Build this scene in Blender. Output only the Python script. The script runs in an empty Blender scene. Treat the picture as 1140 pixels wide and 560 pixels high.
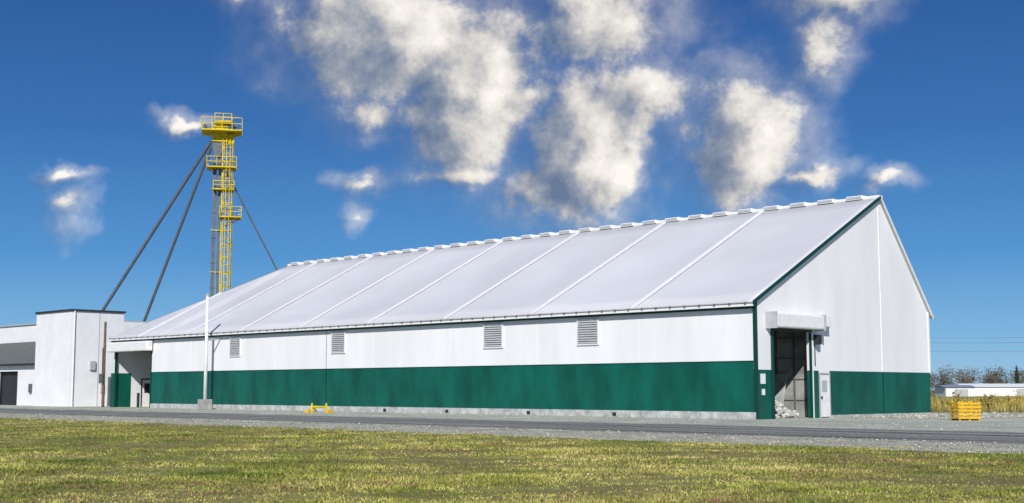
import bpy, bmesh, math, random
import numpy as np
from mathutils import Vector, Matrix
random.seed(4); rng=np.random.default_rng(7)
S=bpy.context.scene
S.view_settings.view_transform='Standard'; S.view_settings.look='None'; S.view_settings.exposure=0

# ---------------------------------------------------------------- materials
def mat(name,col,rough=0.7,var=0.12,scale=3.0,bump=0.0,bscale=40.0,metal=0.0,spec=0.3,col2=None,detail=6,stretch=None):
    m=bpy.data.materials.new(name); m.use_nodes=True
    nt=m.node_tree; N=nt.nodes; L=nt.links
    b=N['Principled BSDF']; b.inputs['Roughness'].default_value=rough
    b.inputs['Metallic'].default_value=metal; b.inputs['Specular IOR Level'].default_value=spec
    tc=N.new('ShaderNodeTexCoord'); src=tc.outputs['Object']
    if stretch:
        mp=N.new('ShaderNodeMapping'); mp.inputs['Scale'].default_value=stretch
        L.new(src,mp.inputs['Vector']); src=mp.outputs['Vector']
    n=N.new('ShaderNodeTexNoise'); n.inputs['Scale'].default_value=scale; n.inputs['Detail'].default_value=detail
    n.inputs['Roughness'].default_value=0.6
    L.new(src,n.inputs['Vector'])
    r=N.new('ShaderNodeValToRGB'); L.new(n.outputs['Fac'],r.inputs['Fac'])
    c2=col2 if col2 else tuple(c*(1-var) for c in col)
    c1=col if col2 else tuple(min(1,c*(1+var*0.5)) for c in col)
    r.color_ramp.elements[0].position=0.35; r.color_ramp.elements[0].color=(*c2,1)
    r.color_ramp.elements[1].position=0.65; r.color_ramp.elements[1].color=(*c1,1)
    L.new(r.outputs['Color'],b.inputs['Base Color'])
    if bump>0:
        n2=N.new('ShaderNodeTexNoise'); n2.inputs['Scale'].default_value=bscale; n2.inputs['Detail'].default_value=5
        L.new(tc.outputs['Object'],n2.inputs['Vector'])
        bp=N.new('ShaderNodeBump'); bp.inputs['Strength'].default_value=bump; bp.inputs['Distance'].default_value=0.05
        L.new(n2.outputs['Fac'],bp.inputs['Height']); L.new(bp.outputs['Normal'],b.inputs['Normal'])
    return m
M={}
M['roof']=mat('roof_fabric',(0.575,0.575,0.60),0.6,0.08,0.12,0.0,0.8,detail=4)
M['seam']=mat('roof_seam',(0.78,0.78,0.78),0.5,0.04)
M['white']=mat('white_cladding',(0.78,0.78,0.785),0.55,0.07,0.5,0.04,0.5,stretch=(1,1,0.2),detail=6)
M['trimw']=mat('white_trim',(0.76,0.76,0.75),0.5,0.08)
M['green']=mat('green_cladding',(0.003,0.098,0.069),0.4,0.35,0.7,0.25,1.2,spec=0.35,stretch=(1,1,0.35))
M['dgreen']=mat('dark_green_trim',(0.004,0.048,0.037),0.45,0.1)
M['plinth']=mat('concrete_plinth',(0.46,0.47,0.455),0.9,0.35,2.0,0.3,20)
M['conc']=mat('concrete',(0.38,0.38,0.37),0.9,0.3,1.5,0.3,15)
M['louver']=mat('louver_grey',(0.42,0.43,0.45),0.5,0.1)
M['rib']=mat('panel_rib_grey',(0.13,0.14,0.135),0.7,0.2)
M['dark']=mat('dark_metal',(0.03,0.032,0.035),0.6,0.2)
M['grey']=mat('galvanised_grey',(0.12,0.135,0.155),0.5,0.2,2.0,metal=0.2)
M['yellow']=mat('yellow_paint',(0.66,0.50,0.01),0.5,0.25,2.0)
M['wood']=mat('weathered_wood',(0.16,0.11,0.075),0.9,0.4,3.0,0.3,20,stretch=(6,6,0.6))
M['panelin']=mat('interior_panel',(0.34,0.355,0.33),0.8,0.45,0.9)
M['shingle']=mat('grey_shingle',(0.13,0.14,0.135),0.95,0.35,6.0,0.4,30)
M['blue']=mat('faded_blue',(0.20,0.25,0.34),0.7,0.2)
M['rubble']=mat('rubble_grey',(0.50,0.50,0.47),0.95,0.5,4.0,0.6,12)
M['stone']=mat('stone_grey',(0.42,0.41,0.36),0.95,0.6,0.9,0,12)
M['orange']=mat('yellow_crate',(0.72,0.42,0.02),0.6,0.2,4.0)
M['stucco']=mat('white_stucco',(0.76,0.765,0.775),0.85,0.07,0.6,0.15,10)

# ---------------------------------------------------------------- helpers
def empty(name,loc=(0,0,0),rz=0):
    e=bpy.data.objects.new(name,None); e.location=loc; e.rotation_euler=(0,0,rz)
    S.collection.objects.link(e); return e
class Part:
    def __init__(s,name,m,parent=None):
        s.bm=bmesh.new(); s.name=name; s.m=m; s.parent=parent
    def box(s,x0,x1,y0,y1,z0,z1):
        vs=[s.bm.verts.new((x,y,z)) for z in (z0,z1) for y in (y0,y1) for x in (x0,x1)]
        for f in ((0,2,3,1),(4,5,7,6),(0,1,5,4),(2,6,7,3),(0,4,6,2),(1,3,7,5)):
            s.bm.faces.new([vs[i] for i in f])
        return s
    def poly(s,pts,off):
        a=[s.bm.verts.new(p) for p in pts]; b=[s.bm.verts.new((p[0]+off[0],p[1]+off[1],p[2]+off[2])) for p in pts]
        n=len(pts); s.bm.faces.new(a); s.bm.faces.new(b[::-1])
        for i in range(n): s.bm.faces.new((a[i],b[i],b[(i+1)%n],a[(i+1)%n]))
        return s
    def rod(s,p,q,r,r2=None,seg=8):
        p=Vector(p);q=Vector(q);d=q-p;L=d.length
        if r2 is None:r2=r
        rot=d.to_track_quat('Z','Y').to_matrix().to_4x4()
        bmesh.ops.create_cone(s.bm,cap_ends=True,segments=seg,radius1=r,radius2=r2,depth=L,matrix=Matrix.Translation((p+q)/2)@rot)
        return s
    def done(s,bevel=0,smooth=False):
        bmesh.ops.recalc_face_normals(s.bm,faces=s.bm.faces)
        me=bpy.data.meshes.new(s.name); s.bm.to_mesh(me); s.bm.free()
        me.materials.append(s.m)
        o=bpy.data.objects.new(s.name,me); S.collection.objects.link(o)
        if s.parent: o.parent=s.parent
        if bevel:
            md=o.modifiers.new('bevel','BEVEL'); md.width=bevel; md.segments=2; md.limit_method='ANGLE'
        if smooth:
            for p in me.polygons: p.use_smooth=True
        return o

A=math.radians(44.74)
P0=Vector((12.0,64.2,0))
GX=Vector((math.cos(A),math.sin(A),0)); GY=Vector((-math.sin(A),math.cos(A),0))
def W(v,u,z=0): return P0+GX*v+GY*u+Vector((0,0,z))

# ---------------------------------------------------------------- warehouse (local x = across, y = along)
wh=empty('warehouse',P0,A)
LEN=65.2; WID=17.6; EV=6.0; RX=12.2; RZ=12.33; REND=57.0
P=lambda n,m: Part(n,M[m],wh)
OP=58.5
P('wall_plinth','plinth').box(-0.06,0.14,0.02,OP,-0.2,0.36).done()
P('wall_green_band','green').box(0,0.15,0.15,OP,0.36,2.87).done()
P('wall_upper_white','white').box(0,0.15,0.15,OP,2.87,5.95).box(0,0.15,OP,LEN,4.66,5.95).done()
P('wall_back','white').box(WID-0.15,WID,0.15,LEN,-0.2,6.0).done()
# gable
V0,V1=1.39,4.79; OH=4.5; GB=2.45
P('gable_green_band','green').box(0,V0,0,0.15,-0.1,GB).box(V1,5.64,0,0.15,-0.1,GB).box(6.69,WID,0,0.15,-0.1,GB-0.0).done()
g=P('gable_white','white')
g.box(0,V0,0,0.15,GB,6.0).box(V1,WID,0,0.15,GB,6.0).box(V0,V1,0,0.15,OH,6.0)
g.poly([(0,0,6.0),(WID,0,6.0),(RX,0,RZ-0.1)],(0,0.15,0)); g.done()
P('gable_seams','trimw').box(RX-0.05,RX+0.05,-0.03,0,GB,RZ-0.3).done()
P('gable_green_seam','dgreen').box(RX-0.04,RX+0.04,-0.03,0,0,GB).done()
P('gable_plinth','plinth').box(6.75,WID,-0.05,-0.002,-0.2,0.14).done()
P('corner_trim','dgreen').box(-0.07,0.09,-0.07,-0.003,0,5.95).box(-0.07,-0.003,-0.003,0.09,0.37,5.6).done()
P('far_corner_trim','trimw').box(WID-0.1,WID+0.05,-0.05,-0.003,GB,6.0).done()
P('green_band_cap','dgreen').box(-0.025,-0.002,0.1,OP,2.85,2.89).done()
s=P('green_band_joints','dgreen')
s.box(-0.03,-0.002,35.0,35.06,0.37,2.84); s.done()
P('wall_joint','louver').box(-0.03,-0.002,35.0,35.08,2.9,5.4).done()
s=P('wall_panel_laps','white')
for k in range(1,8):
    u=7.51*k
    if abs(u-35)>3: s.box(-0.014,-0.002,u-0.05,u+0.05,2.9,5.4)
s.done()
# eave band
P('eave_band','louver').box(-0.10,-0.002,0.1,LEN,5.58,5.75).done()
P('eave_band_line','dgreen').box(-0.13,-0.002,0.1,LEN,5.46,5.575).done()
# roof
sl=(RZ-EV)/RX
def fz(x): return EV+sl*x
ex=-0.38
bs=(RZ-6.05)/(WID-RX)
def bz(x): return RZ-bs*(x-RX)
bm=bmesh.new(); nx=10; nu=160
grid=[]
for j in range(nu+1):
    u=-0.15+(LEN+0.15)*j/nu
    row=[]
    xt=RX if u<=REND else RX-(u-REND)/(LEN-REND)*(RX-ex)
    ph=(u%7.51)/7.51
    for i in range(nx+1):
        t=i/nx; x=ex+(xt-ex)*t
        sag=0.22*math.sin(math.pi*ph)*math.sin(math.pi*min(1,max(0,t)))**0.5 if 0<u<REND else 0
        row.append(bm.verts.new((x,u,fz(x)-sag)))
    grid.append(row)
for j in range(nu):
    for i in range(nx):
        a,b,c,d=grid[j][i],grid[j][i+1],grid[j+1][i+1],grid[j+1][i]
        try: bm.faces.new((a,b,c,d))
        except: pass
bmesh.ops.remove_doubles(bm,verts=bm.verts,dist=0.0005)
bmesh.ops.recalc_face_normals(bm,faces=bm.faces)
me=bpy.data.meshes.new('roof_front_slope'); bm.to_mesh(me); bm.free(); me.materials.append(M['roof'])
for p in me.polygons: p.use_smooth=True
o=bpy.data.objects.new('roof_front_slope',me); S.collection.objects.link(o); o.parent=wh
md=o.modifiers.new('thick','SOLIDIFY'); md.thickness=0.10; md.offset=-1
r=P('roof_back_slope','roof')
r.poly([(RX,-0.15,RZ-0.001),(RX,REND,RZ-0.001),(WID+0.25,LEN,bz(WID+0.25)),(WID+0.25,-0.15,bz(WID+0.25))],(0,0,-0.13)); r.done()
r=P('roof_hip_end','roof')
r.poly([(RX,REND,RZ-0.002),(ex,LEN,fz(ex)-0.002),(WID+0.25,LEN,bz(WID+0.25)-0.002)],(0,0,-0.13)); r.done()
s=P('roof_seams','seam')
for k in range(1,9):
    u=7.51*k
    xt=RX-0.35 if u<REND else RX-(u-REND)/(LEN-REND)*(RX-ex)-0.2
    w=0.12
    s.poly([(ex,u-w,fz(ex)+0.003),(ex,u+w,fz(ex)+0.003),(xt,u+w,fz(xt)+0.003),(xt,u-w,fz(xt)+0.003)],(0,0,0.07))
s.done()
s=P('roof_seam_painted_shadow','louver')  # grey strips painting in the thin shadow beside each seam
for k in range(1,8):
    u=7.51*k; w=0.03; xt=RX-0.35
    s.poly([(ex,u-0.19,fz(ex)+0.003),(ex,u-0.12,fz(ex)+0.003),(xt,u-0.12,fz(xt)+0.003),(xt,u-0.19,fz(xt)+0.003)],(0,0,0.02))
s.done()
s=P('rake_trim','dgreen')
s.poly([(ex-0.02,-0.22,fz(ex)-0.16),(RX,-0.22,RZ-0.16),(RX,-0.22,RZ+0.02),(ex-0.02,-0.22,fz(ex)+0.02)],(0,0.067,0)); s.done()
s=P('rake_trim_back','trimw')
s.poly([(RX,-0.22,RZ-0.16),(WID+0.27,-0.22,bz(WID+0.27)-0.16),(WID+0.27,-0.22,bz(WID+0.27)+0.02),(RX,-0.22,RZ+0.02)],(0,0.067,0)); s.done()
# ridge vents
s=P('ridge_vents','trimw'); u=1.3
while u<REND-0.6:
    l=0.55+random.uniform(-0.03,0.03)
    s.box(RX-0.34,RX+0.30,u-l,u+l,RZ-0.12,RZ+0.12)
    u+=1.88
s.done(0.04)
P('ridge_cap','seam').box(RX-0.22,RX+0.2,-0.2,REND,RZ-0.12,RZ+0.04).done()
s=P('ridge_vent_slots','louver'); u=1.3
while u<REND-0.6:
    s.box(RX-0.36,RX-0.341,u-0.45,u+0.45,RZ-0.05,RZ+0.07); u+=1.88
s.done()
# eave clips
s=P('eave_clips','rib'); u=0.3
while u<LEN-0.2:
    s.box(ex-0.03,ex+0.05,u-0.06,u+0.06,fz(ex)-0.17,fz(ex)-0.04); u+=0.94
s.done()
s=P('eave_fascia','seam').box(ex-0.01,ex+0.12,-0.14,LEN,fz(ex)-0.24,fz(ex)-0.13).done()
# louvers
fr=P('louver_frames','trimw'); ls=P('louver_slats','louver'); lb=P('louver_backs','dark')
for u,wd in ((11.05,1.46),(18.6,1.5),(33.7,1.4),(46.3,1.3)):
    a,b=u-wd/2,u+wd/2; z0,z1=3.98,5.28
    fr.box(-0.08,-0.002,a-0.07,a,z0-0.07,z1+0.07).box(-0.08,-0.002,b,b+0.07,z0-0.07,z1+0.07)
    fr.box(-0.08,-0.002,a,b,z0-0.07,z0).box(-0.08,-0.002,a,b,z1,z1+0.07)
    lb.box(-0.02,-0.003,a,b,z0,z1)
    n=10
    for i in range(n):
        z=z0+(i+0.15)*(z1-z0)/n
        ls.poly([(-0.085,a,z),(-0.085,b,z),(-0.025,b,z+0.095),(-0.025,a,z+0.095)],(-0.008,0,0.02))
fr.done();ls.done();lb.done()
s=P('plinth_ribs','louver'); u=0.8
while u<34: s.box(-0.085,-0.061,u,u+0.1,0.05,0.30); u+=0.9
s.done()
s=P('plinth_outlets','dark')
for u in (9.0,15.5,22.5,28.5): s.box(-0.11,-0.0865,u,u+0.25,0.08,0.25)
s.done()
# ---- gable doorway
P('door_hood','trimw').box(0.95,5.35,-0.62,-0.004,4.55,5.28).done(0.08)
P('door_hood_ends','louver').box(0.88,0.95,-0.66,-0.004,4.50,5.33).box(5.35,5.42,-0.66,-0.004,4.50,5.33).done()
P('door_hood_lip','dark').box(1.35,4.85,-0.16,-0.005,4.42,4.545).done()
P('hood_motor','trimw').box(5.45,6.25,-0.45,-0.004,4.72,5.33).done(0.05)
P('door_rails','dgreen').box(V0-0.10,V0+0.04,-0.10,-0.004,0,4.4).box(V1-0.02,V1+0.10,-0.10,-0.004,0,4.4).done()
P('door_rail_edge','trimw').box(V1+0.11,V1+0.25,-0.08,-0.004,0,4.4).done()
P('gable_wall_lamp','dark').box(5.15,5.45,-0.35,-0.004,3.8,4.3).rod((5.3,-0.02,3.8),(5.3,-0.02,2.7),0.03).done()
P('notice_panel','trimw').box(0.35,0.75,-0.03,-0.004,1.75,2.25).done()
P('notice_panel_lower','trimw').box(0.45,0.7,-0.03,-0.004,1.2,1.5).done()
# man door
P('man_door','trimw').box(5.72,6.61,0.0,0.06,0.05,2.27).done()
P('man_door_frame','louver').box(5.64,5.72,-0.04,0.15,0,2.35).box(6.61,6.69,-0.04,0.15,0,2.35).box(5.72,6.61,-0.04,0.15,2.27,2.35).done()
P('man_door_upstand','white').box(5.64,6.69,0.0,0.15,2.35,2.45).done()
P('man_door_window','louver').box(5.9,6.4,-0.012,-0.003,1.35,1.95).done()
P('man_door_handle','dark').box(5.8,5.86,-0.08,-0.003,1.0,1.12).done()
P('door_cheek_left','trimw').box(V1+0.26,V1+0.34,-0.05,-0.004,2.46,4.4).done()
# interior of the open doorway
P('vestibule_wall','panelin').box(5.9,6.05,0.16,14,0,5.4).box(0.3,0.42,0.16,14,0,5.4).box(0.42,5.9,14,14.1,0,5.4).done()
P('vestibule_ceiling','rib').box(0.3,6.05,0.16,14,5.4,5.5).done()
s=P('vestibule_ribs','rib')
for u in (0.5,1.6,2.7,3.8,5.0,6.2,8.0): s.box(5.82,5.898,u,u+0.06,0,5.4)
for z in (0.9,2.0,3.1,4.2): s.box(5.85,5.899,0.2,14,z,z+0.03)
s.done()
P('interior_floor','conc').box(0.43,5.89,0.16,14,0,0.03).done()
P('stored_board','plinth').poly([(5.2,2.0,0.03),(5.75,2.0,2.3),(5.75,3.2,2.3),(5.2,3.2,0.03)],(-0.04,0,0)).done()
# far recess
P('recess_back_wall','panelin').box(4,4.1,OP,LEN-0.6,0,4.7).done()
P('recess_near_wall','panelin').box(0.15,4,OP-0.12,OP-0.01,0,4.7).done()
P('recess_end_wall','stucco').box(0.0,WID-0.15,LEN-0.6,LEN-0.4,0,6.0).done()
P('recess_ceiling','dark').box(0.15,4,OP,LEN-0.6,4.70,4.8).done()
P('recess_green_skirt','green').box(-0.01,1.5,LEN-0.62,LEN-0.602,0,2.85).box(-0.03,-0.002,LEN-0.6,LEN,0,2.85).done()
P('recess_post','dgreen').box(-0.05,0.12,LEN-0.8,LEN-0.63,0,4.6).box(-0.05,0.12,OP+0.01,OP+0.15,0,4.6).done()
P('recess_hood','trimw').box(-0.7,-0.135,OP-0.3,LEN-0.3,4.6,5.4).done(0.08)
P('recess_door','trimw').box(2.55,3.5,LEN-0.64,LEN-0.604,0.02,2.3).done()
P('recess_door_frame','dark').box(2.45,2.55,LEN-0.66,LEN-0.604,0,2.4).box(3.5,3.6,LEN-0.66,LEN-0.604,0,2.4).box(2.55,3.5,LEN-0.66,LEN-0.604,2.3,2.4).done()
P('recess_door_glass','dark').box(2.75,3.3,LEN-0.66,LEN-0.642,1.2,2.0).done()
P('recess_bollard','dark').rod((0.8,OP+3.5,0),(0.8,OP+3.5,1.2),0.12).done()

# rubble pile in the doorway
bm=bmesh.new()
for i in range(110):
    a=random.uniform(0,6.28); rr=random.random()**0.6*1.25
    sz=random.uniform(0.07,0.22)
    z=max(0.03,1.0*(1-rr/1.3))*random.uniform(0.5,1)
    mt=Matrix.Translation((rr*math.cos(a)*1.0,rr*math.sin(a)*1.2,z))@Matrix.Rotation(random.uniform(0,3),4,'X')@Matrix.Rotation(random.uniform(0,3),4,'Z')@Matrix.Diagonal((sz,sz*random.uniform(.6,1.2),sz*random.uniform(.5,1),1))
    bmesh.ops.create_icosphere(bm,subdivisions=1,radius=1,matrix=mt)
for v in bm.verts: v.co+=Vector((random.uniform(-.03,.03),)*3)
me=bpy.data.meshes.new('rubble_pile'); bm.to_mesh(me); bm.free(); me.materials.append(M['rubble'])
o=bpy.data.objects.new('rubble_pile',me); o.location=W(3.7,1.5,0.03); S.collection.objects.link(o)

# ---------------------------------------------------------------- flat-roofed white building on the left
fb=empty('flat_roofed_building',(-38.6,114.0,0),A)
Q=lambda n,m: Part(n,M[m],fb)
Hh=8.35
Q('walls','stucco').box(0,5.0,0,6.9,-0.1,Hh).done()
Q('parapet_cap','dark').box(-0.12,5.12,-0.12,7.02,Hh,Hh+0.16).done()
Q('wall_joint','louver').box(2.6,2.66,-0.02,-0.002,0,Hh).done()
Q('electric_boxes','louver').box(1.8,2.3,-0.2,-0.002,3.2,4.0).box(2.9,3.2,-0.16,-0.002,1.2,2.0).done(0.02)
Q('drain_pipe','trimw').rod((0.25,-0.1,0),(0.25,-0.1,Hh),0.06).done()
Q('pipe_bracket','grey').box(3.6,3.72,-0.3,-0.002,0,2.6).done()
lb_=empty('low_shed_building',(-38.6,114.0,0),A)
Q=lambda n,m: Part(n,M[m],lb_)
Q('front_wall','stucco').box(0.8,1.0,6.95,12.2,-0.1,3.85).box(0.8,1.0,12.2,16.5,3.2,3.85).box(0.8,1.0,16.5,30,-0.1,3.85).done()
Q('door_opening','dark').box(1.2,1.3,12.2,16.5,-0.1,3.2).done()
Q('lean_to_roof','shingle').poly([(0.45,6.95,3.75),(0.45,30,3.75),(4.8,30,6.1),(4.8,6.95,6.1)],(0,0,0.14)).done()
Q('roof_edge','dark').box(0.38,0.449,6.95,30,3.70,3.90).done()
Q('upper_block','stucco').box(4.85,12,6.95,30,0,7.95).done()
Q('upper_cap','louver').box(4.7,12.1,6.95,30.1,7.95,8.08).done()
Q('upper_ribs','louver').box(4.80,4.849,9.5,9.6,6.25,7.94).box(4.80,4.849,14,14.1,6.25,7.94).done()
Q('wall_meter','grey').box(0.6,0.799,9,9.4,1.2,2.0).done()

# ---------------------------------------------------------------- bucket elevator tower
tw=empty('bucket_elevator_tower',(-30.9,134.0,0),math.radians(12))
T=lambda n,m: Part(n,M[m],tw)
s=T('leg_casings','grey'); s.box(-0.26,0.10,-0.25,0.25,0,27.6).box(0.30,0.58,-0.2,0.2,0,27.6)
z=1.5
while z<27: s.box(-0.32,0.16,-0.31,0.31,z,z+0.1); z+=2.6
s.done()
y_=T('yellow_support_lattice','yellow')
xs=(0.68,1.75); ys=(-0.5,0.5)
for x in xs:
    for yy in ys: y_.box(x-0.055,x+0.055,yy-0.055,yy+0.055,0,27.5)
z=0.5; k=0
while z<27:
    z2=z+1.45
    for yy in ys:
        y_.box(xs[0],xs[1],yy-0.04,yy+0.04,z-0.04,z+0.04)
        if k%2==0: y_.rod((xs[0],yy,z),(xs[1],yy,z2),0.035,seg=5)
        else: y_.rod((xs[1],yy,z),(xs[0],yy,z2),0.035,seg=5)
    for x in xs: y_.box(x-0.04,x+0.04,ys[0],ys[1],z-0.04,z+0.04)
    if k%3==0: y_.box(-0.34,xs[0],-0.36,-0.32,z-0.04,z+0.04)
    z=z2;k+=1
y_.done()
y_=T('ladder_cage','yellow')
for x in (1.05,1.45): y_.box(x-0.025,x+0.025,-0.66,-0.6,0,27.5)
z=0.3
while z<27.5: y_.box(1.05,1.45,-0.65,-0.61,z,z+0.03); z+=0.35
z=2.5
while z<27.5:
    pts=[(1.25+0.42*math.cos(t),-0.66-0.42*math.sin(t)-0.1,z) for t in np.linspace(0,math.pi,7)]
    for a,b in zip(pts,pts[1:]): y_.rod(a,b,0.03,seg=5)
    z+=0.9
for t in np.linspace(0.2,math.pi-0.2,4):
    x=1.25+0.42*math.cos(t); yy=-0.76-0.42*math.sin(t); y_.box(x-0.025,x+0.025,yy-0.025,yy+0.025,2.5,27.3)
y_.done()
def platform(name,x0,x1,y0,y1,z,h=1.1):
    p=T(name,'yellow'); p.box(x0,x1,y0,y1,z-0.12,z)
    n=max(2,int((x1-x0)/0.9)); m_=max(2,int((y1-y0)/0.9))
    for i in range(n+1):
        x=x0+(x1-x0)*i/n
        for yy in (y0,y1): p.box(x-0.028,x+0.028,yy-0.028,yy+0.028,z,z+h)
    for j in range(m_+1):
        yy=y0+(y1-y0)*j/m_
        for x in (x0,x1): p.box(x-0.030,x+0.030,yy-0.030,yy+0.030,z,z+h)
    for hz in (h*0.5,h):
        for yy in (y0,y1): p.box(x0,x1,yy-0.032,yy+0.032,z+hz-0.032,z+hz+0.032)
        for x in (x0,x1): p.box(x-0.034,x+0.034,y0,y1,z+hz-0.034,z+hz+0.034)
    for x in (x0+0.2,x1-0.2): p.rod((x,(y0+y1)/2,z-0.14),(0.6,(y0+y1)/2,z-1.3),0.05,seg=5)
    p.done()
platform('head_platform',-1.5,2.6,-1.6,1.6,28.3,1.25)
platform('service_platform_upper',-0.9,2.1,-1.2,1.2,24.5,1.0)
platform('service_platform_middle',0.5,2.7,-1.2,1.2,19.3,1.0)
platform('service_platform_lower',-0.2,1.9,-1.0,1.0,22.2,0.8)
platform('head_platform_top',-0.2,1.5,-0.9,0.9,29.3,0.8)
h=T('head_housing','yellow'); h.box(-0.45,1.15,-0.45,0.45,27.2,28.9).rod((0.35,-0.4,28.7),(0.35,0.4,28.7),0.55,seg=18).box(1.15,1.8,-0.4,0.4,27.0,28.0)
h.done(0.03)
T('head_motor','grey').box(-1.35,-0.95,-0.3,0.3,28.4,29.0).box(1.4,2.1,-0.5,0.3,28.35,29.0).rod((1.6,-1.0,28.5),(1.6,-1.0,30.0),0.07).done(0.03)
T('spout_junction','grey').poly([(-0.5,-0.4,27.1),(-0.1,-0.4,25.6),(0.4,-0.4,25.6),(1.0,-0.4,27.1)],(0,0.8,0)).done()
def strut(name,p,q,r):
    o=Part(name,M['grey'],None).rod(p,q,r,seg=10).done(smooth=False)
    o.parent=tw; o.matrix_parent_inverse=(Matrix.Translation(tw.location)@Matrix.Rotation(math.radians(12),4,'Z')).inverted()
strut('spout_long',(-31.4,133.7,27.2),(-50.5,141,0.0),0.17)
strut('spout_short',(-31.4,133.7,26.6),(-43.0,141,0.0),0.16)
strut('spout_right',(-29.9,134,24.3),(-17.5,138,0.0),0.085)

# ---------------------------------------------------------------- poles etc
vp=empty('vent_mast',W(-1.2,48.4),A)
Part('pole',M['trimw'],vp).rod((0,0,0),(0,0,8.5),0.14,0.11,16).done(smooth=True)
Part('footing',M['conc'],vp).box(-0.4,0.4,-0.4,0.4,0,0.75).done(0.04)
Part('cap',M['louver'],vp).rod((0,0,8.5),(0,0,8.62),0.16,0.1,16).done()
Part('pole_bracket',M['louver'],vp).box(0.13,1.19,-0.04,0.04,5.2,5.3).done()
up=empty('wooden_service_pole',W(-0.45,65.65),A)
Part('pole',M['wood'],up).rod((0,0,-0.1),(0,0,7.2),0.13,0.10,10).done()
Part('junction_box',M['grey'],up).box(-0.35,-0.15,-0.2,0.2,2.0,2.8).box(-0.16,-0.12,-0.1,0.1,2.8,5).done(0.02)
def utility(loc):
    e=empty('utility_pole',loc,0.3)
    Part('pole',M['wood'],e).rod((0,0,-0.1),(0,0,10.3),0.16,0.11,10).done()
    Part('crossarm',M['wood'],e).box(-1.2,1.2,-0.06,0.06,9.3,9.45).done()
    Part('insulators',M['grey'],e).rod((-1.1,0,9.45),(-1.1,0,9.65),0.06).rod((1.1,0,9.45),(1.1,0,9.65),0.06).rod((0,0,10.3),(0,0,10.5),0.06).done()
    return e
ua=utility((35,205,0)); ub=utility((110,200,0))
wr=empty('power_line',(0,0,0))
for (a,b) in (((34,205,9.6),(109,200,9.6)),((36,205,9.6),(111,200,9.6)),((35,205,10.4),(110,200,10.4)),((35,205,8.3),(110,200,8.3))):
    p=Part('wire',M['rib'],wr); prev=None
    for i in range(17):
        t=i/16; q=Vector(a).lerp(Vector(b),t)-Vector((0,0,0.9*4*t*(1-t)))
        if prev is not None: p.rod(prev,q,0.016,seg=4)
        prev=q
    p.done()
yb=empty('yellow_pipe_barrier',W(-4.2,30.1),A+0.2)
p=Part('barrier_pipes',M['yellow'],yb)
for y0 in (-0.6,0.6): p.rod((0,y0,-0.05),(0,y0,0.62),0.065,seg=10)
p.rod((0,-0.6,0.38),(0,0.6,0.38),0.06,seg=10).rod((0.35,0.6,0),(0.35,0.6,0.45),0.06,seg=10).rod((0,0.6,0.3),(0.35,0.6,0.3),0.05)
p.done()
Part('valve_box',M['orange'],yb).box(-0.2,0.25,-0.95,-0.7,0,0.22).box(-0.15,0.2,0.75,1.1,0,0.18).done(0.02)
cr=empty('slatted_crate',(21.6,62.4,0),math.radians(8)); cr.scale=(0.84,0.84,0.84)
p=Part('slats',M['orange'],cr)
for i in range(5):
    z=0.10+i*0.2
    for yy in (-0.5,0.46): p.box(-0.68,0.68,yy,yy+0.04,z,z+0.12)
    for x in (-0.68,0.64): p.box(x,x+0.04,-0.45,0.45,z,z+0.12)
p.done(0.008)
p=Part('corner_posts',M['orange'],cr)
for x in (-0.62,-0.03,0.54):
    for yy in (-0.455,0.40): p.box(x,x+0.08,yy,yy+0.055,0.0,1.1)
p.done()
p=Part('base_runners',M['wood'],cr)
for yy in (-0.4,0,0.3): p.box(-0.66,0.66,yy,yy+0.1,0,0.09)
p.box(-0.6,0.6,-0.4,0.4,0.095,0.12); p.done()

# ---------------------------------------------------------------- distant sheds
def shed(name,loc,rz,w,d,h,rh,mw,mr):
    e=empty(name,loc,rz)
    Part('walls',M[mw],e).box(0,w,0,d,-0.1,h).done()
    p=Part('roof',M[mr],e); p.poly([(-0.3,-0.3,h),(-0.3,d+0.3,h),(-0.3,d/2,h+rh)],(w+0.6,0,0)).done()
    Part('door',M['louver'],e).box(w*0.3,w*0.3+3,-0.05,-0.003,0,h*0.8).done()
shed('distant_shed',(104,300,0),0.05,40,9,2.1,0.8,'trimw','seam')
shed('distant_shed',(94.5,285,0),0.05,6.5,6,2.0,0.5,'trimw','blue')

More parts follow.
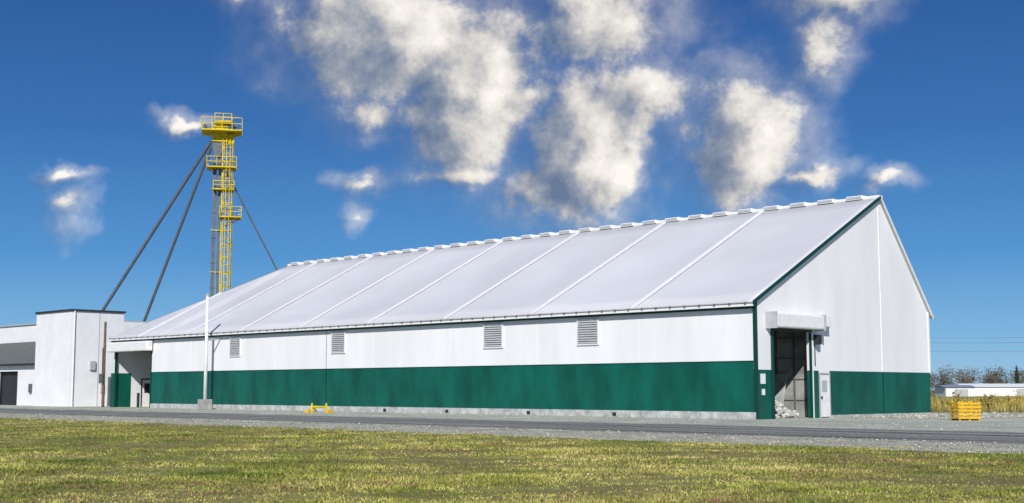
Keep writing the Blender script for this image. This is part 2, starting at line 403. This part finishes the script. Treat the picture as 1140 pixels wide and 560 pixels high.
# ---------------------------------------------------------------- ground sheets
def ground_mat(name,cols,scale,bump,bscale,fine=60,stretch=None,finemix=0.5,lo=0.34,hi=0.66):
    m=bpy.data.materials.new(name); m.use_nodes=True; nt=m.node_tree;N=nt.nodes;L=nt.links
    b=N['Principled BSDF']; b.inputs['Roughness'].default_value=0.95; b.inputs['Specular IOR Level'].default_value=0.1
    g=N.new('ShaderNodeTexCoord')
    mp=N.new('ShaderNodeMapping'); mp.inputs['Scale'].default_value=stretch or (1,1,1); L.new(g.outputs['Object'],mp.inputs['Vector'])
    n=N.new('ShaderNodeTexNoise'); n.inputs['Scale'].default_value=scale; n.inputs['Detail'].default_value=9; n.inputs['Roughness'].default_value=0.68
    L.new(mp.outputs['Vector'],n.inputs['Vector'])
    f=N.new('ShaderNodeTexNoise'); f.inputs['Scale'].default_value=fine; f.inputs['Detail'].default_value=4; L.new(g.outputs['Object'],f.inputs['Vector'])
    mx=N.new('ShaderNodeMix'); mx.data_type='FLOAT'; mx.inputs[0].default_value=finemix
    L.new(n.outputs['Fac'],mx.inputs[2]); L.new(f.outputs['Fac'],mx.inputs[3])
    r=N.new('ShaderNodeValToRGB'); L.new(mx.outputs[0],r.inputs['Fac'])
    e=r.color_ramp.elements
    e[0].position=lo; e[0].color=(*cols[0],1); e[1].position=hi; e[1].color=(*cols[-1],1)
    for i,c in enumerate(cols[1:-1]):
        q=e.new(lo+(hi-lo)*(i+1)/(len(cols)-1)); q.color=(*c,1)
    L.new(r.outputs['Color'],b.inputs['Base Color'])
    bp=N.new('ShaderNodeBump'); bp.inputs['Strength'].default_value=bump; bp.inputs['Distance'].default_value=0.06
    n2=N.new('ShaderNodeTexNoise'); n2.inputs['Scale'].default_value=bscale; n2.inputs['Detail'].default_value=6
    L.new(g.outputs['Object'],n2.inputs['Vector']); L.new(n2.outputs['Fac'],bp.inputs['Height']); L.new(bp.outputs['Normal'],b.inputs['Normal'])
    return m
gm=ground_mat('field_grass',[(0.075,0.06,0.025),(0.17,0.14,0.055),(0.25,0.24,0.075),(0.38,0.34,0.14)],0.55,0.9,9,fine=11)
ym=ground_mat('gravel',[(0.27,0.285,0.235),(0.38,0.40,0.335),(0.50,0.52,0.44)],0.3,0.8,10,fine=7,lo=0.40,hi=0.60,finemix=0.45)
rm=ground_mat('packed_road',[(0.14,0.145,0.13),(0.22,0.225,0.205),(0.33,0.33,0.30)],0.35,0.6,12,fine=6,stretch=(2.5,0.12,1),lo=0.40,hi=0.60)
sm=ground_mat('gravel_shoulder',[(0.22,0.21,0.155),(0.38,0.365,0.29),(0.56,0.54,0.45)],0.6,1.0,9,fine=6,lo=0.40,hi=0.60)
def sheet(name,m,pts,z,local=True):
    bm=bmesh.new(); vs=[bm.verts.new((x,y,0)) for x,y in pts]; f=bm.faces.new(vs); bm.normal_update()
    if f.normal.z<0: f.normal_flip()
    me=bpy.data.meshes.new(name); bm.to_mesh(me); bm.free(); me.materials.append(m)
    o=bpy.data.objects.new(name,me); S.collection.objects.link(o)
    if local: o.location=(P0.x,P0.y,z); o.rotation_euler=(0,0,A)
    else: o.location.z=z
    return o
sheet('ground',gm,[(-4000,-500),(4000,-500),(4000,6000),(-4000,6000)],0,False)
def wavy(v,u0,u1,amp,step,sd):
    r=random.Random(sd); out=[];u=u0;x=0
    while u<=u1:
        x=0.7*x+r.uniform(-amp,amp); out.append((v+x,u)); u+=step
    return out
sheet('gravel_yard',ym,wavy(-22,-120,140,0.3,1.2,1)+[(27,140)]+[(x,u) for x,u in wavy(25,-120,138,0.6,2,5)][::-1],0.004)
sheet('gravel_shoulder',sm,wavy(-24.6,-120,140,0.3,0.5,2)+wavy(-18.6,-120,140,0.3,0.8,3)[::-1],0.008)
sheet('road',rm,wavy(-18.8,-120,140,0.3,0.8,8)+wavy(-9.8,-120,140,0.35,0.8,9)[::-1],0.012)
tm=ground_mat('tyre_track',[(0.06,0.063,0.06),(0.12,0.122,0.112),(0.24,0.24,0.22)],0.4,0.5,12,fine=6,stretch=(3,0.1,1),lo=0.38,hi=0.60)
for i,(v,w) in enumerate(((-17.6,0.30),(-15.7,0.2),(-13.4,0.36),(-11.2,0.22))):
    sheet('tyre_track',tm,wavy(v-w,-120,140,0.15,0.9,20+i)+wavy(v+w,-120,140,0.15,0.9,30+i)[::-1],0.016)

# ---------------------------------------------------------------- scatter meshes
def blade_mat(name):
    m=bpy.data.materials.new(name); m.use_nodes=True; nt=m.node_tree;N=nt.nodes;L=nt.links
    b=N['Principled BSDF']; b.inputs['Roughness'].default_value=0.8; b.inputs['Specular IOR Level'].default_value=0.15
    a=N.new('ShaderNodeAttribute'); a.attribute_name='Col'
    n=N.new('ShaderNodeTexNoise'); n.inputs['Scale'].default_value=0.7; n.inputs['Detail'].default_value=6; n.inputs['Roughness'].default_value=0.65
    tc=N.new('ShaderNodeTexCoord'); L.new(tc.outputs['Object'],n.inputs['Vector'])
    mr=N.new('ShaderNodeMapRange'); mr.inputs['From Min'].default_value=0.32;mr.inputs['From Max'].default_value=0.68;mr.inputs['To Min'].default_value=0.55;mr.inputs['To Max'].default_value=1.4
    L.new(n.outputs['Fac'],mr.inputs['Value'])
    v=N.new('ShaderNodeVectorMath'); v.operation='SCALE'; L.new(a.outputs['Color'],v.inputs[0]); L.new(mr.outputs['Result'],v.inputs['Scale'])
    L.new(v.outputs['Vector'],b.inputs['Base Color'])
    return m
bmat=blade_mat('grass_blades')
def smooth_noise(x,y,seed,freqs):
    r=np.random.default_rng(seed); out=np.zeros_like(x)
    for f,a in freqs:
        for _ in range(7):
            th=r.uniform(0,6.28); ph=r.uniform(0,6.28); ff=f*r.uniform(0.5,1.7)
            out+=a*np.sin(ff*(x*np.cos(th)+y*np.sin(th))+ph)/2.4
    return out
def mesh_np(name,co,idx,k,cols,m):
    nf=len(idx)//k
    me=bpy.data.meshes.new(name)
    me.vertices.add(len(co)); me.vertices.foreach_set('co',co.astype(np.float32).ravel())
    me.loops.add(len(idx)); me.loops.foreach_set('vertex_index',idx.astype(np.int32))
    me.polygons.add(nf); me.polygons.foreach_set('loop_start',np.arange(nf,dtype=np.int32)*k)
    me.update(calc_edges=True)
    if cols is not None:
        ca=me.color_attributes.new('Col','FLOAT_COLOR','POINT'); ca.data.foreach_set('color',cols.astype(np.float32).ravel())
    me.materials.append(m)
    o=bpy.data.objects.new(name,me); S.collection.objects.link(o); return o
def blades(name,bx,by,hgt,wid,cols,lean=0.5):
    n=len(bx); th=rng.uniform(0,2*np.pi,n); la=rng.uniform(0,lean,n)*hgt; lt=rng.uniform(0,2*np.pi,n)
    co=np.zeros((n,3,3))
    co[:,0,0]=bx-np.cos(th)*wid/2; co[:,0,1]=by-np.sin(th)*wid/2
    co[:,1,0]=bx+np.cos(th)*wid/2; co[:,1,1]=by+np.sin(th)*wid/2
    co[:,2,0]=bx+np.cos(lt)*la; co[:,2,1]=by+np.sin(lt)*la; co[:,2,2]=hgt
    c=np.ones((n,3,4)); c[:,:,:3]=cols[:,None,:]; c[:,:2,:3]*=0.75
    return mesh_np(name,co.reshape(-1,3),np.arange(n*3),3,c,bmat)
n=560000
yy=14.0*(80/14.0)**(rng.random(n)**0.85); xx=rng.uniform(-1,1,n)*(0.47*yy+2)
rel=(xx-P0.x)*GX.x+(yy-P0.y)*GX.y
edge=-24.3+smooth_noise(xx,yy,3,[(1.5,0.3),(5,0.3)])+rng.normal(0,0.4,n)
k=rel<edge; xx=xx[k];yy=yy[k];rel=rel[k];n=len(xx)
cl=smooth_noise(xx,yy,11,[(0.6,0.4),(2.2,0.45),(7,0.55)])
cl2=smooth_noise(xx,yy,17,[(0.35,0.55),(1.3,0.6),(5,0.4),(14,0.3)])
cl3=smooth_noise(xx,yy,23,[(0.8,0.55),(3,0.45),(9,0.35)])
dens=rng.random(n)<np.clip(0.60+0.55*cl,0.05,1)
xx=xx[dens];yy=yy[dens];cl=cl[dens];cl2=cl2[dens];cl3=cl3[dens];n=len(xx)
green=np.array([0.13,0.19,0.035]);straw=np.array([0.62,0.55,0.19]);olive=np.array([0.37,0.39,0.07]);brown=np.array([0.26,0.16,0.085])
t=np.clip(0.50+0.45*cl2+rng.normal(0,0.2,n),0,1)[:,None]
cols=np.where(t<0.5,green+(olive-green)*t*2,olive+(straw-olive)*(t*2-1))
br=(rng.random(n)<np.clip(0.07+0.6*(cl3-0.28),0.03,0.75))[:,None]; cols=np.where(br,brown*rng.uniform(0.7,1.7,n)[:,None],cols)
cols=cols*rng.uniform(0.75,1.25,n)[:,None]
hg=rng.uniform(0.012,0.045,n)*(1+0.7*np.clip(cl,-0.6,1.6)); wd=rng.uniform(0.006,0.014,n)*(1+yy/24)
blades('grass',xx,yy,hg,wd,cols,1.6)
# stones along the shoulder, the yard edge and the foot of the gable
def stones(name,vr,ur,n,smin,smax,glo=0.28,ghi=0.5):
    vv=rng.uniform(vr[0],vr[1],n); uu=rng.uniform(ur[0],ur[1],n)
    px=P0.x+GX.x*vv+GY.x*uu; py=P0.y+GX.y*vv+GY.y*uu
    s_=(smin+(smax-smin)*rng.random(n)**3)[:,None]
    base=np.array([(1,0,0),(0,1,0),(-1,0,0),(0,-1,0),(0,0,0.75),(0,0,-0.3)])
    co=np.zeros((n,6,3))
    th=rng.uniform(0,6.28,n)
    for i,b in enumerate(base):
        j=rng.uniform(0.7,1.3,(n,3))*b*s_
        co[:,i,0]=px+j[:,0]*np.cos(th)-j[:,1]*np.sin(th); co[:,i,1]=py+j[:,0]*np.sin(th)+j[:,1]*np.cos(th); co[:,i,2]=np.maximum(j[:,2]+s_[:,0]*0.2,0)+0.008
    f=np.array([(0,1,4),(1,2,4),(2,3,4),(3,0,4),(1,0,5),(2,1,5),(3,2,5),(0,3,5)]).ravel()
    idx=(np.arange(n)[:,None]*6+f[None,:]).ravel()
    g_=rng.uniform(glo,ghi,n); c=np.ones((n,6,4)); c[:,:,0]=g_[:,None]; c[:,:,1]=g_[:,None]*0.98; c[:,:,2]=g_[:,None]*0.84
    return mesh_np(name,co.reshape(-1,3),idx,3,c.reshape(-1,4),bmat)
stones('shoulder_stones',(-25.2,-18.8),(-45,75),14000,0.010,0.055)
stones('yard_stones',(-9.5,-0.3),(-30,66),4500,0.012,0.06)
stones('gable_foot_stones',(6.8,26),(-7,-0.1),2200,0.03,0.12)
# weeds beyond the yard
n=70000
vv=rng.uniform(25,110,n)**1.0; uu=rng.uniform(-110,60,n)
wx=P0.x+GX.x*vv+GY.x*uu; wy=P0.y+GX.y*vv+GY.y*uu
c=smooth_noise(wx,wy,31,[(0.12,0.6),(0.5,0.5),(1.5,0.4)])
k=(rng.random(n)<np.clip(0.5+0.6*c,0.03,1)); wx=wx[k];wy=wy[k];c=c[k];n=len(wx)
t=np.clip(0.5+0.5*c+rng.normal(0,0.25,n),0,1)[:,None]
cols=(np.array([0.16,0.17,0.05])*(1-t)+np.array([0.50,0.39,0.12])*t)
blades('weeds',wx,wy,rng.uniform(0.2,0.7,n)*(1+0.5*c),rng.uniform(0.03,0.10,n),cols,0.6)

# ---------------------------------------------------------------- distant trees
def leafmass(name,items,leafs,hue,parent=None,size=0.3,hue2=None):
    V=[];C=[];H=[]
    for (x,y,h,w) in items:
        k=int(leafs*w*h/20); hh=np.array(hue) if (hue2 is None or random.random()<0.65) else np.array(hue2)
        nc=max(4,int(w*2.5))
        for _ in range(nc):
            cx=x+rng.normal(0,w*0.33);cy=y+rng.normal(0,w*0.33);cz=h*rng.uniform(0.3,0.88);rr=rng.uniform(0.12,0.25)*h
            sh=rng.uniform(0.6,1.3); m=max(6,k//nc)
            p=rng.normal(0,0.5,(m,3))*rr+np.array([cx,cy,cz]); V.append(p); C.append(np.full(m,sh)); H.append(np.tile(hh,(m,1)))
    p=np.concatenate(V); sh=np.concatenate(C); H=np.concatenate(H); n=len(p)
    d1=rng.normal(0,1,(n,3));d2=rng.normal(0,1,(n,3)); d1/=np.linalg.norm(d1,axis=1)[:,None]; d2/=np.linalg.norm(d2,axis=1)[:,None]
    s_=rng.uniform(0.5,1.3,n)[:,None]*size
    co=np.stack([p-d1*s_*0.5,p+d1*s_*0.5,p+d2*s_],axis=1); co[:,:,2]=np.maximum(co[:,:,2],0)
    c=np.ones((n,3,4)); c[:,:,:3]=(H*(sh*rng.uniform(0.7,1.3,n))[:,None])[:,None,:]
    o=mesh_np(name,co.reshape(-1,3),np.arange(n*3),3,c,bmat)
    if parent: o.parent=parent
    return o
tl=empty('distant_treeline')
items=[]; x=60
while x<240:
    items.append((x,345+random.uniform(-8,25),random.uniform(5.2,8.4),random.uniform(2.5,5))); x+=random.uniform(0.8,1.9)
leafmass('bare_crowns',items,460,(0.15,0.12,0.09),tl,0.3,hue2=(0.12,0.13,0.065))
tk=Part('trunks',M['wood'],tl)
for (x,y,h,w) in items:
    tk.rod((x,y,0),(x,y,h*0.7),0.14,0.05,6)
    for _ in range(5):
        a=random.uniform(0,6.28); z=h*random.uniform(0.25,0.6); l=w*random.uniform(0.3,0.6)
        tk.rod((x,y,z),(x+math.cos(a)*l,y+math.sin(a)*l*0.5,z+h*random.uniform(0.2,0.4)),0.05,0.015,4)
tk.done()
items=[(x+random.uniform(-1,1),338,random.uniform(1.8,3.6),4) for x in range(60,240,3)]
leafmass('undergrowth',items,300,(0.13,0.10,0.045),tl,0.3)
items=[]
for _ in range(60):
    v=random.uniform(32,62); u=random.uniform(-50,26); q=W(v,u); items.append((q.x,q.y,random.uniform(0.6,1.5),random.uniform(1.2,3)))
leafmass('golden_shrubs',items,2600,(0.36,0.28,0.075),None,0.13,hue2=(0.20,0.21,0.06))
def conifer(loc,h,w):
    e=empty('conifer_tree',loc)
    Part('trunk',M['wood'],e).rod((0,0,0),(0,0,h*0.97),0.16,0.03,6).done()
    bm=bmesh.new()
    for i in range(1600):
        t=random.random()**0.75; z=h*(0.1+0.9*t)
        rad=w*(1-t)*random.uniform(0.3,1.0)*(0.75+0.25*math.sin(t*60)); a=random.uniform(0,6.28)
        q=Vector((rad*math.cos(a),rad*math.sin(a),z-rad*0.25))
        d=Vector((q.x,q.y,-0.3)).normalized()*0.3; sd=Vector((-d.y,d.x,0))*0.5
        bm.faces.new([bm.verts.new(q-sd),bm.verts.new(q+sd),bm.verts.new(q+d)])
    me=bpy.data.meshes.new('needles'); bm.to_mesh(me); bm.free(); me.materials.append(M['needle'])
    o=bpy.data.objects.new('needles',me); S.collection.objects.link(o); o.parent=e
M['needle']=mat('conifer_needles',(0.035,0.055,0.022),0.9,0.5,2)
for x,h in ((127.5,8.0),(130.5,6.4)): conifer((x,330,0),h,1.7)

# ---------------------------------------------------------------- world
EL=math.radians(35); SD=Vector((-0.10,-1,0)).normalized()
wld=bpy.data.worlds.new("World"); S.world=wld; wld.use_nodes=True
try:
    wld.cycles.sampling_method='MANUAL'; wld.cycles.sample_map_resolution=256
except Exception as ex_: print(ex_)
nt=wld.node_tree;N=nt.nodes;L=nt.links; bg=N['Background']
def math_(tree,op,a,b=None,c=None,clamp=False):
    n=tree.nodes.new('ShaderNodeMath'); n.operation=op; n.use_clamp=clamp
    for i,v in enumerate((a,b,c)):
        if v is None: continue
        if isinstance(v,(int,float)): n.inputs[i].default_value=v
        else: tree.links.new(v,n.inputs[i])
    return n.outputs[0]
G=bpy.data.node_groups.new('cloud_field','ShaderNodeTree')
G.interface.new_socket('Vector',in_out='INPUT',socket_type='NodeSocketVector')
G.interface.new_socket('Value',in_out='OUTPUT',socket_type='NodeSocketFloat')
G.interface.new_socket('Body',in_out='OUTPUT',socket_type='NodeSocketFloat')
G.interface.new_socket('Soft',in_out='OUTPUT',socket_type='NodeSocketFloat')
gi=G.nodes.new('NodeGroupInput'); go=G.nodes.new('NodeGroupOutput')
def vm(op,a,b=None,scale=None):
    n=G.nodes.new('ShaderNodeVectorMath'); n.operation=op
    for i,v in enumerate((a,b)):
        if v is None: continue
        if isinstance(v,tuple): n.inputs[i].default_value=v
        else: G.links.new(v,n.inputs[i])
    if scale is not None: n.inputs['Scale'].default_value=scale
    return n
nrm=vm('NORMALIZE',gi.outputs[0]).outputs[0]
wn=G.nodes.new('ShaderNodeTexNoise'); wn.inputs['Scale'].default_value=16; wn.inputs['Detail'].default_value=6; wn.inputs['Roughness'].default_value=0.55; G.links.new(nrm,wn.inputs['Vector'])
wv=vm('SUBTRACT',wn.outputs['Color'],(0.5,0.5,0.5)).outputs[0]
wv=vm('SCALE',wv,scale=0.062).outputs[0]
dv=vm('ADD',nrm,wv).outputs[0]
sp=G.nodes.new('ShaderNodeSeparateXYZ'); G.links.new(dv,sp.inputs[0])
az=math_(G,'MULTIPLY',math_(G,'ARCTAN2',sp.outputs[0],sp.outputs[1]),57.2958)
el=math_(G,'MULTIPLY',math_(G,'ARCSINE',sp.outputs[2]),57.2958)
cb=G.nodes.new('ShaderNodeCombineXYZ'); G.links.new(az,cb.inputs[0]); G.links.new(el,cb.inputs[1])
blobs=[(-5.0,15.4,4.0,2.4,1.45),(-2.1,13.2,2.2,2.9,1.45),(-8.6,15.2,2.4,1.5,1.15),(3.4,15.8,4.2,2.0,1.0),(6.3,12.9,3.4,1.7,.95),
(3.3,9.9,2.0,2.5,1.5),(1.3,9.0,2.4,1.3,1.0),(-2.4,9.4,2.8,.9,.75),(10.4,10.6,2.1,2.2,1.45),(12.9,9.3,1.8,.7,.85),
(13.5,14.2,1.7,2.0,.75),(13.9,16.6,3.0,1.3,.80),(-19.6,8.8,1.1,.5,.80),(-19.0,7.3,1.0,1.2,.65),(-14.4,11.5,1.6,.5,.75),
(-6.4,9.0,1.5,.7,.8),(-6.9,7.7,1.0,.9,.65),(16.4,8.7,1.4,.6,.5),(-12.4,16.6,1.8,1.3,.5),(-6.5,12.0,3.0,1.2,.5),(0.8,12.6,2.4,1.6,.65),
(0,22,12,3.5,1.0),(45,16,10,4,1.0),(-45,15,10,4,1.0),(180,22,30,8,1.0)]
acc=None
for (a,e,rx,ry,w) in blobs:
    d=vm('SUBTRACT',cb.outputs[0],(a,e,0)).outputs[0]
    d=vm('MULTIPLY',d,(1/rx,1/ry,0)).outputs[0]
    l=vm('LENGTH',d).outputs['Value']
    v=math_(G,'SUBTRACT',w,l)
    acc=v if acc is None else math_(G,'SMOOTH_MAX',acc,v,0.3)
acc=math_(G,'MAXIMUM',acc,-1.5)
fn=G.nodes.new('ShaderNodeTexNoise'); fn.inputs['Scale'].default_value=18; fn.inputs['Detail'].default_value=9; fn.inputs['Roughness'].default_value=0.62; G.links.new(nrm,fn.inputs['Vector'])
f=math_(G,'SUBTRACT',fn.outputs['Fac'],0.5)
G.links.new(math_(G,'ADD',acc,math_(G,'MULTIPLY',f,2.0)),go.inputs[0])
G.links.new(math_(G,'ADD',math_(G,'MULTIPLY',acc,0.85),math_(G,'MULTIPLY',f,1.9)),go.inputs[1])
G.links.new(math_(G,'ADD',acc,math_(G,'MULTIPLY',f,1.0)),go.inputs[2])
tc=N.new('ShaderNodeTexCoord')
def field(off):
    g_=N.new('ShaderNodeGroup'); g_.node_tree=G
    if off:
        a=N.new('ShaderNodeVectorMath'); a.operation='ADD'; a.inputs[1].default_value=off
        L.new(tc.outputs['Generated'],a.inputs[0]); L.new(a.outputs[0],g_.inputs[0])
    else: L.new(tc.outputs['Generated'],g_.inputs[0])
    return g_.outputs
v0=field(None); v1=field((0.018,0,0.008))
def mr(v,a,b,c=0,d=1,sm=True):
    n=N.new('ShaderNodeMapRange'); n.interpolation_type='SMOOTHSTEP' if sm else 'LINEAR'
    n.inputs['From Min'].default_value=a;n.inputs['From Max'].default_value=b;n.inputs['To Min'].default_value=c;n.inputs['To Max'].default_value=d
    L.new(v,n.inputs['Value']); return n.outputs['Result']
alpha=math_(nt,'MAXIMUM',mr(v0[0],-0.12,0.55),mr(v0[2],-0.75,0.45,0,0.42))
grad=math_(nt,'SUBTRACT',v0[1],v1[1])
shade=math_(nt,'ADD',math_(nt,'MULTIPLY',grad,0.80),0.47,clamp=True)
cr_=N.new('ShaderNodeValToRGB'); L.new(shade,cr_.inputs['Fac']); cr_.color_ramp.interpolation='B_SPLINE'
e=cr_.color_ramp.elements; e[0].position=0.05; e[0].color=(0.14,0.20,0.32,1); e[1].position=0.95; e[1].color=(1.0,0.96,0.90,1)
q=e.new(0.36); q.color=(0.30,0.34,0.42,1); q=e.new(0.62); q.color=(0.66,0.63,0.60,1)
sky=N.new('ShaderNodeTexSky'); sky.sky_type='NISHITA'; sky.sun_disc=False; sky.sun_elevation=EL
sky.sun_rotation=math.atan2(SD.x,SD.y); sky.altitude=300; sky.air_density=1.0; sky.dust_density=0.4; sky.ozone_density=3.0
ss=N.new('ShaderNodeVectorMath'); ss.operation='SCALE'; ss.inputs['Scale'].default_value=0.09; L.new(sky.outputs[0],ss.inputs[0])
sx=N.new('ShaderNodeSeparateXYZ'); L.new(tc.outputs['Generated'],sx.inputs[0])
rp=N.new('ShaderNodeValToRGB'); L.new(sx.outputs[2],rp.inputs['Fac'])
e=rp.color_ramp.elements; e[0].position=0.0; e[0].color=(0.30,0.54,0.78,1); e[1].position=1.0; e[1].color=(0.03,0.10,0.28,1)
for p_,c_ in ((0.04,(0.15,0.42,0.74)),(0.10,(0.052,0.26,0.62)),(0.19,(0.018,0.14,0.44)),(0.30,(0.010,0.08,0.31))):
    q=e.new(p_); q.color=(*c_,1)
mx=N.new('ShaderNodeMix'); mx.data_type='RGBA'; mx.inputs[0].default_value=0.88
L.new(ss.outputs[0],mx.inputs[6]); L.new(rp.outputs['Color'],mx.inputs[7])
mc=N.new('ShaderNodeMix'); mc.data_type='RGBA'
L.new(alpha,mc.inputs[0]); L.new(mx.outputs[2],mc.inputs[6]); L.new(cr_.outputs['Color'],mc.inputs[7])
L.new(mc.outputs[2],bg.inputs['Color']); bg.inputs['Strength'].default_value=1.0

sun=bpy.data.lights.new('sun','SUN'); sun.energy=4.8; sun.angle=math.radians(0.5); sun.color=(1,0.965,0.91)
so=bpy.data.objects.new('sun',sun); S.collection.objects.link(so)
tos=Vector((SD.x*math.cos(EL),SD.y*math.cos(EL),math.sin(EL)))
so.rotation_euler=(-tos).to_track_quat('-Z','Y').to_euler(); so.location=(0,0,60)

cam=bpy.data.cameras.new('camera'); co=bpy.data.objects.new('camera',cam); S.collection.objects.link(co)
co.location=(0,0,1.456); co.rotation_euler=(math.radians(90+6.07),0,0)
cam.sensor_width=36; cam.lens=1448/1140*36; cam.clip_end=9000; cam.clip_start=0.1
S.camera=co
